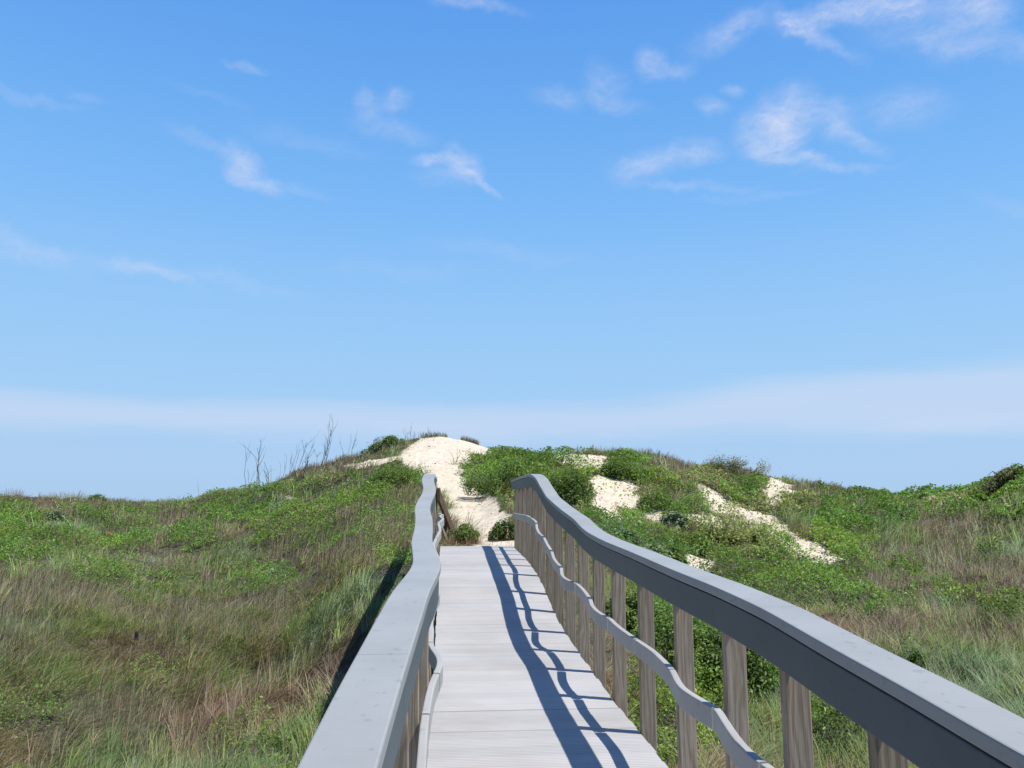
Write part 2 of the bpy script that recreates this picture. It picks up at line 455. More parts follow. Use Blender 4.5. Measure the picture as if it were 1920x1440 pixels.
M_CAP = mat('composite_grey', m_composite((.405, .412, .397), (.30, .31, .31)))
M_FASCIA = mat('composite_shade_grey', m_composite((.108, .137, .148), (.085, .105, .115)))  # fascia colour darkened and blued to carry the shade of the inner face
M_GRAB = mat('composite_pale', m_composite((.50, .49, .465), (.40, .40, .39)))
M_DECK = mat('deck_boards', m_deck)
M_POST = mat('weathered_timber', m_wood((.33, .27, .205), (.45, .385, .31), (.43, .325, .215)))
M_PLANK = mat('brown_timber', m_wood((.10, .07, .05), (.19, .135, .09), (.17, .11, .065)))
M_BLADE = mat('grass_blades', m_plant(.30, .55, .2, 1.2))
M_LEAF = mat('leaves', m_plant(.33, .42, .35, .7))
M_BARK = mat('grey_twigs', m_plain((.10, .085, .075), .9))
M_GROUND = mat('sand_and_soil', m_ground)

# ------------------------------------------------------------------ mesh helpers
def mesh_obj(name, V, faces, material, parent=None, smooth=False, tone=None, tone_domain='FACE'):
    """V: (n,3) array with height from the eye; faces: list of tuples or (k,m) array"""
    me = bpy.data.meshes.new(name)
    V = np.asarray(V, float).copy(); V[:, 2] += OFF
    o = bpy.data.objects.new(name, me)
    COL.objects.link(o)
    if parent is not None:
        o.parent = parent
        V -= np.array(parent.location)
    if isinstance(faces, np.ndarray):
        me.from_pydata([], [], [])
        nf, k = faces.shape
        me.vertices.add(len(V)); me.vertices.foreach_set('co', V.astype(np.float32).ravel())
        me.loops.add(nf * k); me.loops.foreach_set('vertex_index', faces.astype(np.int32).ravel())
        me.polygons.add(nf)
        me.polygons.foreach_set('loop_start', np.arange(0, nf * k, k, dtype=np.int32))
        me.update(calc_edges=True)
    else:
        me.from_pydata(V.tolist(), [], [tuple(f) for f in faces]); me.update()
    if tone is not None:
        a = me.attributes.new('tone', 'FLOAT_COLOR', tone_domain)
        t = np.ones((len(tone), 4), np.float32); t[:, :3] = tone
        a.data.foreach_set('color', t.ravel())
    me.materials.append(material)
    if smooth:
        me.polygons.foreach_set('use_smooth', np.ones(len(me.polygons), bool))
    return o


def empty(name, loc, label, cat, group=None):
    o = bpy.data.objects.new(name, None); COL.objects.link(o)
    o.location = (loc[0], loc[1], loc[2] + OFF)
    o.empty_display_size = .2
    o['label'] = label; o['category'] = cat
    if group: o['group'] = group
    bpy.context.view_layer.update()
    return o


def tag(o, **k):
    for a, v in k.items():
        o[a] = v


class MB:
    def __init__(s): s.v = []; s.f = []; s.t = []
    def add(s, V, Fc, tone=None):
        b = len(s.v); s.v += [tuple(p) for p in V]; s.f += [tuple(i + b for i in f) for f in Fc]
        if tone is not None: s.t += [tone] * len(Fc)
    def build(s, name, m, parent=None, smooth=False):
        return mesh_obj(name, np.array(s.v), s.f, m, parent, smooth, np.array(s.t) if s.t else None)


def chamfer_section(w, h, c):
    """rectangle w wide, h high, top centre at origin, chamfered corners; (dx,dz) list"""
    a = w / 2
    return [(-a + c, 0), (a - c, 0), (a - .3 * c, -.3 * c), (a, -c), (a, -h + c), (a - c, -h), (-a + c, -h), (-a, -h + c), (-a, -c), (-a + .3 * c, -.3 * c)]


def sweep(mb, pts, sec):
    """pts: (x,y,z) path; section stays upright and square to the path in plan"""
    pts = np.asarray(pts); n = len(pts); k = len(sec)
    T = np.gradient(pts, axis=0)
    V = []
    for p, t in zip(pts, T):
        s = np.array([t[1], -t[0], 0]); s /= np.linalg.norm(s)
        for dx, dz in sec:
            q = p + s * dx; V.append((q[0], q[1], q[2] + dz))
    Fc = []
    for i in range(n - 1):
        for j in range(k):
            a = i * k + j; b = i * k + (j + 1) % k
            Fc.append((a, a + k, b + k, b))
    Fc.append(tuple(range(k))); Fc.append(tuple((n - 1) * k + j for j in reversed(range(k))))
    mb.add(V, Fc)


def tube(mb, pts, rad, k=5):
    pts = np.asarray(pts, float); n = len(pts)
    T = np.gradient(pts, axis=0)
    V = []
    for p, t, r in zip(pts, T, rad):
        t = t / (np.linalg.norm(t) + 1e-9)
        a = np.cross(t, (.3, .9, .2)); a /= np.linalg.norm(a) + 1e-9; b = np.cross(t, a)
        for j in range(k):
            q = 2 * math.pi * j / k
            V.append(tuple(p + r * (math.cos(q) * a + math.sin(q) * b)))
    Fc = [(i * k + j, i * k + (j + 1) % k, (i + 1) * k + (j + 1) % k, (i + 1) * k + j) for i in range(n - 1) for j in range(k)]
    Fc.append(tuple(reversed(range(k)))); Fc.append(tuple((n - 1) * k + j for j in range(k)))
    mb.add(V, Fc)


# ------------------------------------------------------------------ ground sheet
def axis(lo, hi, fine_lo, fine_hi, step):
    a = list(np.arange(fine_lo, fine_hi + 1e-6, step))
    s = step; x = fine_hi
    while x < hi: s *= 1.35; x += s; a.append(x)
    s = step; x = fine_lo
    while x > lo: s *= 1.35; x -= s; a.insert(0, x)
    return np.array(a)


gx = axis(-4000, 4000, -34, 36, .22); gy = axis(-600, 6000, -4, 50, .22)
GX, GY = np.meshgrid(gx, gy)
fx, fy = GX.ravel(), GY.ravel()
GZ = ground(fx, fy)
SM = sand_mask(fx, fy).astype(np.float32)
sm2 = SM.reshape(GX.shape)
sm2 = gauss_axis(gauss_axis(sm2, 1.0, 0), 1.0, 1)
nx, ny = len(gx), len(gy)
idx = np.arange(nx * ny).reshape(ny, nx)
quads = np.stack([idx[:-1, :-1], idx[:-1, 1:], idx[1:, 1:], idx[1:, :-1]], -1).reshape(-1, 4)
g = mesh_obj('ground', np.stack([fx, fy, GZ], 1), quads, M_GROUND, smooth=True)
a = g.data.attributes.new('sand', 'FLOAT', 'POINT'); a.data.foreach_set('value', sm2.ravel().astype(np.float32))
tag(g, kind='structure', label='dune ground of pale sand and dark soil')

# ------------------------------------------------------------------ boardwalk deck
bw = empty('boardwalk', (.5, 4.5, -1.6), 'pale grey plank boardwalk climbing straight to the sandy dune path', 'boardwalk')
mb = MB()
y = -1.5; k = 0
while y < DECK_END - .02:
    w = .138; gap = random.choice((.0025, .003, .004)) if k % 6 else .006
    y1 = min(y + w, DECK_END)
    za, zb = float(deck_z(y)), float(deck_z(y1))
    dz = random.uniform(-.0012, .0012); t = random.uniform(.95, 1.03); tc = random.uniform(-.012, .012)
    xl, xr = XL + random.uniform(-.004, .004), XR + random.uniform(-.006, .006)
    h = .03; c = .002
    V = [(xl, y, za - h + dz), (xr, y, za - h + dz), (xr, y1, zb - h + dz), (xl, y1, zb - h + dz),
         (xl, y, za - c + dz), (xr, y, za - c + dz), (xr, y1, zb - c + dz), (xl, y1, zb - c + dz),
         (xl + c, y + c, za + dz), (xr - c, y + c, za + dz), (xr - c, y1 - c, zb + dz), (xl + c, y1 - c, zb + dz)]
    Fc = [(3, 2, 1, 0), (0, 1, 5, 4), (1, 2, 6, 5), (2, 3, 7, 6), (3, 0, 4, 7), (4, 5, 9, 8), (5, 6, 10, 9), (6, 7, 11, 10), (7, 4, 8, 11), (8, 9, 10, 11)]
    mb.add(V, Fc, (t + tc, t, t - tc))
    y = y1 + gap; k += 1
mb.build('deck', M_DECK, bw)
for x in (XL + .025, .5, XR - .025):
    m = MB(); ys = np.arange(-1.5, DECK_END - .03, .2)
    sweep(m, np.stack([np.full_like(ys, x), ys, deck_z(ys) - .034], 1), chamfer_section(.04, .19, .004))
    m.build('joist', M_POST, bw)
for yy in (-.6, 1.9, 4.4, 6.9, 9.4, 11.8):
    for x in (XL + .10, XR - .10):
        m = MB(); zt = float(deck_z(yy)) - .06
        zb = float(ground(np.array([x]), np.array([yy]))[0]) - .3
        if zt - zb > .2:
            sweep(m, [(x, yy - .07, zt), (x, yy + .07, zt)], chamfer_section(.12, zt - zb, .006))
            m.build('support_post', M_POST, bw)

# ------------------------------------------------------------------ railings
CAPW, CAPH = .136, .037
LCAP = np.array([(-1.6, -.18), (1.2, -.182), (1.44, -.178), (1.64, -.171), (1.94, -.160), (2.3, -.146), (2.6, -.133), (2.97, -.124), (3.33, -.106), (3.55, -.095), (3.82, -.084), (4.05, -.088),
                 (4.3, -.100), (4.9, -.131), (5.2, -.146), (5.6, -.155), (5.95, -.157), (6.4, -.166), (6.85, -.187), (7.2, -.203), (7.6, -.206), (8.05, -.194), (8.46, -.166), (8.7, -.172), (8.95, -.199), (9.25, -.198), (9.5, -.186), (10.0, -.20), (10.7, -.212), (11.5, -.19), (12.8, -.2)])
RCAP = np.array([(-1.6, 1.1), (1.3, 1.098), (2.0, 1.094), (2.6, 1.10), (3.2, 1.101), (3.8, 1.094), (4.5, 1.095), (5.2, 1.100), (5.9, 1.102), (6.4, 1.095), (7.0, 1.096), (7.5, 1.10), (8.2, 1.097), (8.8, 1.095), (9.4, 1.10), (9.9, 1.099), (10.8, 1.092), (11.6, 1.104), (12.8, 1.097)])
POST_Y = [-.85, -.25, .32, .90, 1.46, 2.0, 2.54, 3.10, 3.74, 4.46, 5.17, 5.86, 6.48, 7.18, 7.90, 8.51, 9.30, 9.95, 10.6, 11.25, 11.9, 12.5]
JOINTS = [-.85, -.25, .32, .90, 1.46, 2.0, 2.56, 3.105, 3.72, 4.44, 5.15, 5.85, 6.46, 7.18, 7.94, 8.53, 9.39, 10.05, 10.7, 11.35, 12.0, 12.62]
# left face of the right hand grab rail's top (traced bows)
RGRAB = np.array([(13.06, 1.047), (12.45, 1.06), (11.4, 1.05), (10.2, 1.045), (9.62, 1.056), (9.39, 1.05), (9.06, 1.014), (8.75, 1.004), (8.55, 1.033), (8.26, 1.027), (7.99, 1.034), (7.89, 1.031), (7.63, 1.011), (7.42, 1.013), (7.22, 1.026), (7.13, 1.011),
                  (6.84, .974), (6.685, .978), (6.57, 1.005), (6.47, 1.042), (6.22, 1.05), (6.02, 1.045), (5.86, 1.038), (5.62, 1.006), (5.44, 1.003), (5.28, 1.016), (5.15, 1.036), (4.94, 1.027), (4.75, 1.027), (4.44, 1.036), (4.13, 1.05),
                  (3.73, 1.03), (3.52, .993), (3.40, .979), (3.30, .988), (3.2, 1.005), (3.10, 1.026), (2.97, 1.005), (2.84, .988), (2.71, .975), (2.61, .979), (2.525, .989), (2.3, 1.03), (2.0, 1.03), (1.7, .99), (1.46, 1.03), (.9, 1.03), (.6, 1.0), (.3, 1.03), (-.9, 1.03)])[::-1]
LGRAB = np.array([(-.9, -.035), (.9, -.04), (1.2, -.0), (1.46, -.04), (2.0, -.05), (2.3, -.06), (2.59, -.065), (3.0, -.066), (3.3, -.058), (3.55, -.048), (3.75, -.028), (3.94, -.012), (4.08, -.02), (4.25, -.05), (4.44, -.075), (4.8, -.07), (5.15, -.085), (5.5, -.085), (5.86, -.075), (6.15, -.04), (6.47, -.07),
                  (6.8, -.10), (7.18, -.08), (7.5, -.04), (7.9, -.085), (8.2, -.12), (8.53, -.09), (8.95, -.05), (9.39, -.08), (9.62, -.045), (9.9, -.02), (10.1, -.055), (10.7, -.07), (11.3, -.03), (12.0, -.09), (12.7, -.08)])


def smooth_xy(P, sig):
    return smooth_prof(P[np.argsort(P[:, 0])], sig)


lcap_x = smooth_xy(LCAP, .09); rcap_x = smooth_xy(RCAP, .12)
rgrab_x = smooth_xy(RGRAB, .035); lgrab_x = smooth_xy(LGRAB, .07)


def railing(side, label):
    s = 1 if side == 'R' else -1
    cx = rcap_x if s > 0 else lcap_x
    root = empty('railing', (XR + .04 if s > 0 else XL - .04, 5.5, -1.3), label, 'railing', 'railings of the boardwalk')
    ys = np.arange(-1.2, 12.72, .06)
    # cap boards, butted end to end
    joints = [-1.2, 2.62, 6.2, 9.86, 12.72] if s > 0 else [-1.2, 2.12, 3.86, 6.3, 9.8, 12.72]
    for a, b in zip(joints[:-1], joints[1:]):
        yy = np.arange(a + .0008, b - .0007, .05); yy = np.append(yy, b - .0008)
        m = MB(); sweep(m, np.stack([cx(yy), yy, rail_z(yy)], 1), chamfer_section(CAPW, CAPH, .005))
        m.build('top_rail', M_CAP, root)
    # fascia under the inner edge
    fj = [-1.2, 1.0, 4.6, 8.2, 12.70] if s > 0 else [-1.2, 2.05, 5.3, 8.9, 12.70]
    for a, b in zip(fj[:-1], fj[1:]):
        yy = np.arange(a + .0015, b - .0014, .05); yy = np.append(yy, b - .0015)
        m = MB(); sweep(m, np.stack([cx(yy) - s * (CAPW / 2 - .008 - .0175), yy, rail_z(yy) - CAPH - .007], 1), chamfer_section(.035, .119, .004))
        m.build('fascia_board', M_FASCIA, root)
    for i, y0 in enumerate(POST_Y):
        c = float(cx(y0)); zt = float(rail_z(y0)) - CAPH - .004; zb = float(deck_z(y0)) - .22
        w = .083; t = .042
        xb = (XR + .002 + w / 2) if s > 0 else (XL - .002 - w / 2)
        # the top leans to where the buckled cap has pulled it, clear of the fascia
        xt = c - s * (CAPW / 2 - .008 - .035 - .003) + s * w / 2
        if s > 0: xt = max(xt, xb - .02)
        jit = random.uniform(-.012, .012)
        zs = np.linspace(zb, zt, 7); V = []; Fc = []
        for z in zs:
            f = (z - zb) / (zt - zb); x = xb + (xt - xb) * f; yo = y0 + jit * f
            c2 = .004
            a2, t2 = w / 2, t
            for dx, dy in ((-a2 + c2, 0), (a2 - c2, 0), (a2, c2), (a2, t2 - c2), (a2 - c2, t2), (-a2 + c2, t2), (-a2, t2 - c2), (-a2, c2)):
                V.append((x + dx, yo + dy, z))
        k = 8
        for q in range(len(zs) - 1):
            for j in range(k):
                p = q * k + j; r = q * k + (j + 1) % k
                Fc.append((p, r, r + k, p + k))
        Fc.append(tuple(reversed(range(k)))); Fc.append(tuple((len(zs) - 1) * k + j for j in range(k)))
        m = MB(); m.add(V, Fc)
        m.build('post', M_POST, root)
    # grab rail: short lengths, each bowed between its posts
    gxf = rgrab_x if s > 0 else lgrab_x
    jj = JOINTS
    for a, b in zip(jj[:-1], jj[1:]):
        yy = np.linspace(a + .008, b - .008, 15)
        x = gxf(yy) + (.016 if s > 0 else 0)
        m = MB(); sweep(m, np.stack([x, yy, grab_z(yy)], 1), chamfer_section(.031, .086, .006))
        m.build('grab_rail', M_GRAB, root)
    return root


railing('R', 'wavy grey railing on the right of the boardwalk, its shaded inner face showing')
railing('L', 'wavy grey railing on the left of the boardwalk, seen from above along its sunlit top')

# weathered rail that runs down to the sand beyond the left railing
def along(px, py, Y):
    d = ray(px, py); return np.array(d * Y / d[1])


sr = empty('stair_railing', (-.05, 14.2, -.7), 'weathered brown plank railing sloping down to the sand past the left railing', 'railing')
m = MB()
A, B = along(822, 915, 12.95), along(850, 990, 15.3)
pp = [A + (B - A) * t for t in np.linspace(0, 1, 6)]
sweep(m, pp, chamfer_section(.045, .20, .005)); m.build('plank', M_PLANK, sr)
for t, lift in ((.06, .02), (.72, .02)):
    m = MB(); q = A + (B - A) * t; gz = float(ground(np.array([q[0]]), np.array([q[1]]))[0]) - .2
    sweep(m, [(q[0] - .075, q[1] - .045, q[2] + lift), (q[0] - .075, q[1] + .045, q[2] + lift)], chamfer_section(.09, q[2] + lift - gz, .005))
    m.build('post', M_PLANK, sr)
m = MB()
A2, B2 = along(823, 972, 12.95), along(841, 1020, 14.3)
sweep(m, [A2 + (B2 - A2) * t for t in np.linspace(0, 1, 4)], chamfer_section(.035, .07, .004)); m.build('lower_rail', M_POST, sr)

# ------------------------------------------------------------------ vegetation
def sample(n, r_lo, r_pad, power, u_lo=-260, u_hi=2190, r_hi=None):
    u = rng.uniform(u_lo, u_hi, n)
    az = np.arctan((u - 960) * math.cos(PITCH) / FPX) + YAW
    rmax = ridge_r(u) + r_pad
    if r_hi: rmax = np.minimum(rmax, r_hi)
    q = 2 - power
    t = rng.random(n)
    r = (r_lo ** q + t * (rmax ** q - r_lo ** q)) ** (1 / q)
    x = r * np.sin(az); y = r * np.cos(az)
    ok = ~((x > XL - .35) & (x < XR + .25) & (y < 13.1))
    return x[ok], y[ok], r[ok]


def types(x, y):
    z = ground(x, y)
    px, py = project(x, y, z + .12)
    r = np.hypot(x, y); s = 500 / np.maximum(r, 6)
    qx = px + (fbm(x * .8 + 3, y * .8 + 8, 3) - .5) * 2.2 * s
    qy = py + (fbm(x * .8 + 33, y * .8 + 81, 3) - .5) * 1.1 * s
    nz = fbm(x * .55 + 90, y * .55 + 14, 4)
    L = blob_field(qx, qy, LEAFY); B = blob_field(qx, qy, BROWN)
    leaf = sstep(.17, .38, L + (nz - .5) * .95) * np.where((x > 1.3) & (px < 1490), .62 + .38 * sstep(.34, .46, fbm(x * .9 + 71, y * .9 + 39, 3)), .35 + .65 * sstep(.34, .46, fbm(x * .9 + 71, y * .9 + 39, 3)))
    brn = sstep(.18, .5, B + (fbm(x * .7 + 12, y * .7 + 77, 4) - .5) * .9)
    return z, leaf, brn


def blades(x, y, z, h, lean_dir, lean, width, tone, rngl=rng):
    """one bent tapering blade per point, 2 quads + tip"""
    n = len(x)
    face = lean_dir + math.pi / 2 + rngl.normal(0, .55, n)
    sx, sy = np.cos(face) * width / 2, np.sin(face) * width / 2
    lx, ly = np.cos(lean_dir) * lean * h, np.sin(lean_dir) * lean * h
    vert = h * np.sqrt(np.maximum(1 - (lean * .85) ** 2, .06))
    P = np.zeros((n, 7, 3), np.float32)
    for j, (t, wd) in enumerate(((0, .8), (.45, 1.0), (.78, .7))):
        bx = x + lx * t ** 1.9; by = y + ly * t ** 1.9; bz = z + vert * (t - .28 * np.clip(lean, 0, 1) * t * t)
        P[:, 2 * j, 0] = bx - sx * wd; P[:, 2 * j, 1] = by - sy * wd; P[:, 2 * j, 2] = bz
        P[:, 2 * j + 1, 0] = bx + sx * wd; P[:, 2 * j + 1, 1] = by + sy * wd; P[:, 2 * j + 1, 2] = bz
    P[:, 6, 0] = x + lx; P[:, 6, 1] = y + ly; P[:, 6, 2] = z + vert * (1 - .28 * np.clip(lean, 0, 1))
    base = (np.arange(n) * 7)[:, None]
    tri = np.array([0, 1, 3, 0, 3, 2, 2, 3, 5, 2, 5, 4, 4, 5, 6])
    Fc = (base + tri).reshape(-1, 3)
    return P.reshape(-1, 3), Fc, np.repeat(tone, 5, 0)


def leaves(c, nrm, size, tone, aspect=.55, rngl=rng):
    """one folded pointed leaf per point"""
    n = len(c)
    nrm = nrm / (np.linalg.norm(nrm, axis=1, keepdims=True) + 1e-9)
    t = rngl.normal(size=(n, 3)); t -= nrm * np.sum(t * nrm, 1, keepdims=True); t /= np.linalg.norm(t, axis=1, keepdims=True) + 1e-9
    b = np.cross(nrm, t)
    L = size[:, None] / 2; W = L * aspect
    P = np.stack([c - t * L, c - b * W + nrm * W * .35, c + t * L - nrm * L * .15, c + b * W + nrm * W * .35], 1)
    base = (np.arange(n) * 4)[:, None]
    Fc = (base + np.array([0, 1, 2, 0, 2, 3])).reshape(-1, 3)
    return P.reshape(-1, 3).astype(np.float32), Fc, np.repeat(tone, 2, 0)


def pick(pal, w, n, j=.25):
    pal = np.array(pal); k = rng.choice(len(pal), n, p=np.array(w) / sum(w))
    t = pal[k] * rng.uniform(1 - j, 1 + j, (n, 1)) * (1 + rng.normal(0, .05, (n, 3)))
    return np.clip(t, .005, .9)


# -- long grass: a thin sward with arching tussocks in it
GRASS_P = [(.265, .36, .19), (.235, .305, .10), (.22, .35, .09), (.32, .365, .145), (.41, .38, .22), (.31, .23, .165)]


def patchy(x, y, shift=0.0):
    p = (fbm(x * .5 + 31, y * .5 + 18, 3) - .29) / .42 + rng.normal(0, .20, len(x)) + shift
    return np.clip((p * 5.7).astype(int), 0, 5)


parts = []


def edge_scale(x, y, r):
    e = sstep(1.6, .3, np.where((y < 13.5), np.maximum(np.maximum(XL - x, x - XR), 0), 9))
    return (1 - .5 * e) * (1 - .5 * sstep(.80, .98, r / ridge_r(bearing(x, y)[0])))


x, y, r = (np.concatenate(q) for q in zip(sample(270000, 5.2, 4.0, 1.1), sample(110000, 5.2, 0, 1.0, r_hi=15)))
z, lf, br = types(x, y)
keep = ~sand_mask(x, y, .55) & (rng.random(len(x)) > lf * .85) & (rng.random(len(x)) > br * .4)
x, y, r, z = x[keep], y[keep], r[keep], z[keep]
ds = np.clip(r / 14, .8, 2.4)
h = (.14 + .22 * fbm(x * 1.2, y * 1.2 + 40, 3)) * rng.uniform(.6, 1.25, len(x)) * edge_scale(x, y, r)
ldr = 5.0 * (fbm(x * .3 + 60, y * .3 + 5, 2) - .5) + .2 + rng.normal(0, .8, len(x))
tone = np.array(GRASS_P)[patchy(x, y)] * rng.uniform(.7, 1.25, (len(x), 1)) * (1 + rng.normal(0, .05, (len(x), 3)))
hue = fbm(x * .6 + 15, y * .6 + 95, 3)[:, None]
tone = tone * np.where(hue > .5, np.array([[.9, 1.05, 1.0]]), np.array([[1.12, .98, .88]]))
parts.append(blades(x, y, z - .02, h, ldr, np.clip(rng.normal(.92, .25, len(x)), .1, 1.25), .0065 * ds * rng.uniform(.6, 1.3, len(x)), tone))
# tussocks
cx, cy, cr = (np.concatenate(q) for q in zip(sample(15000, 5.4, 3.0, 1.2), sample(4200, 5.4, 0, 1.0, r_hi=15)))
cz, lf, br = types(cx, cy)
keep = ~sand_mask(cx, cy, .3) & (rng.random(len(cx)) > lf * .85) & (fbm(cx * .5 + 3, cy * .5 + 44, 3) + rng.normal(0, .1, len(cx)) > .43)
cx, cy, cr, br = cx[keep], cy[keep], cr[keep], br[keep]
nb = np.clip((42 * np.clip(11 / cr, .45, 1.1)), 12, 50).astype(int)
i = np.repeat(np.arange(len(cx)), nb)
size = (.20 + .34 * rng.random(len(cx)) ** 1.5) * (.8 + .5 * fbm(cx * .4 + 9, cy * .4, 2)) * edge_scale(cx, cy, cr) * np.clip(cr / 16, 1, 1.5)
wind = 4.0 * (fbm(cx * .25 + 60, cy * .25 + 5, 2) - .5) + .3
kind = patchy(cx, cy, -.05)
kind = np.where(rng.random(len(cx)) < br * .7, rng.choice([3, 4, 5, 5], len(cx)), kind)
ctone = np.array(GRASS_P)[kind] * rng.uniform(.6, 1.45, (len(cx), 1))
n = len(i)
a = rng.uniform(0, 2 * math.pi, n); q = np.sqrt(rng.random(n)) * size[i] * .28
x = cx[i] + np.cos(a) * q; y = cy[i] + np.sin(a) * q
wx = np.cos(a) * .75 + np.cos(wind[i]) * .8; wy = np.sin(a) * .75 + np.sin(wind[i]) * .8
h = size[i] * rng.uniform(.55, 1.25, n)
lean = np.clip(.4 + .45 * np.hypot(wx, wy) + rng.normal(0, .15, n), .1, 1.2)
tone = ctone[i] * rng.uniform(.75, 1.3, (n, 1)) * (1 + rng.normal(0, .05, (n, 3)))
dead = rng.random(n) < .14
tone[dead] = np.array([.42, .36, .24]) * rng.uniform(.6, 1.2, (dead.sum(), 1))
parts.append(blades(x, y, ground(x, y) - .02, h, np.arctan2(wy, wx) + rng.normal(0, .25, n), lean, .0068 * np.clip(cr[i] / 14, .8, 2.2) * rng.uniform(.6, 1.3, n), np.clip(tone, .01, .9)))
o = 0; VV, FF, TT = [], [], []
for V, Fc, T in parts:
    VV.append(V); FF.append(Fc + o); TT.append(T); o += len(V)
o = mesh_obj('grass', np.concatenate(VV), np.concatenate(FF), M_BLADE, tone=np.concatenate(TT))
tag(o, kind='stuff', label='long wind bent olive and straw grass over the dunes', category='grass')

# -- dry brown stems
x, y, r = sample(300000, 5.2, 4.0, 1.0)
z, lf, br = types(x, y); sd = sand_mask(x, y, .6)
keep = ~sd & (rng.random(len(x)) < br * .7 + .02)
x, y, r, z = x[keep], y[keep], r[keep], z[keep]
dist_s = np.clip(r / 14, .8, 2.4)
h = (.22 + .3 * fbm(x * 1.8, y * 1.8, 2)) * rng.uniform(.6, 1.25, len(x)) * 1.05
sky_edge = sstep(.80, .98, r / ridge_r(bearing(x, y)[0])); h *= 1 - .35 * sky_edge
tone = pick([(.33, .255, .175), (.43, .35, .24), (.235, .175, .125), (.50, .42, .29), (.26, .265, .13)], [3, 2.2, 2.4, .8, 1.4], len(x))
V, Fc, T = blades(x, y, z - .02, h, rng.uniform(-1.6, 1.6, len(x)), np.clip(rng.normal(.38, .25, len(x)), .03, 1), .0052 * dist_s * rng.uniform(.6, 1.3, len(x)), tone)
o = mesh_obj('dry_grass', V, Fc, M_BLADE, tone=T)
tag(o, kind='stuff', label='patches of brown dead stems among the grass', category='dry grass')

# -- low leafy creepers
x, y, r = (np.concatenate(q) for q in zip(sample(640000, 5.2, 1.5, 1.0), sample(150000, 5.2, 0, .9, r_hi=14)))
z, lf, br = types(x, y); sd = sand_mask(x, y, .6)
keep = (~sd & (rng.random(len(x)) < lf * .95)) | (sd & (rng.random(len(x)) < np.where(x > 2.2, .10, .012)) & (fbm(x * 2, y * 2, 2) > np.where(x > 2.2, .5, .55)))
x, y, r, z, lf = x[keep], y[keep], r[keep], z[keep], lf[keep]
mound = (.06 + .46 * sstep(.35, .72, fbm(x * 1.6 + 21, y * 1.6 + 3, 3))) * (.4 + .6 * lf)
sky_edge = sstep(.80, .98, r / ridge_r(bearing(x, y)[0])); mound *= 1 - .4 * sky_edge
up = mound * rng.random(len(x)) ** .45
c = np.stack([x, y, z + up + .01], 1)
_px, _py = project(x, y, z + .1)
pale = sstep(.25, .6, blob_field(_px, _py, PALE) + (fbm(x * 1.4, y * 1.4 + 8, 3) - .5) * .9)
nrm = rng.normal(size=(len(x), 3)) * .75; nrm[:, 2] = np.abs(nrm[:, 2]) + .55
warm = fbm(x * .7 + 31, y * .7 + 57, 3)[:, None]
tone = pick([(.19, .325, .055), (.235, .40, .07), (.145, .255, .045), (.31, .42, .10)], [3, 3, 2, 1], len(x), .14) * (.36 + 1.22 * warm) * np.concatenate([.75 + .5 * fbm(x * .33, y * .33 + 50, 2)[:, None], np.ones((len(x), 1)), np.ones((len(x), 1))], 1)
sw = rng.random(len(x)) < pale * .75
tone[sw] = pick([(.46, .45, .22), (.36, .37, .14), (.52, .48, .30), (.26, .30, .09)], [3, 2, 1, 1], int(sw.sum()))
V, Fc, T = leaves(c, nrm, np.clip(r / 16, .75, 2.0) * rng.uniform(.026, .058, len(x)) * np.where(x > 1.3, 1.3, 1.0), tone)
o = mesh_obj('ground_cover', V, Fc, M_LEAF, tone=T)
tag(o, kind='stuff', label='low bright green creeping leaves in patches over the dunes', category='ground cover')


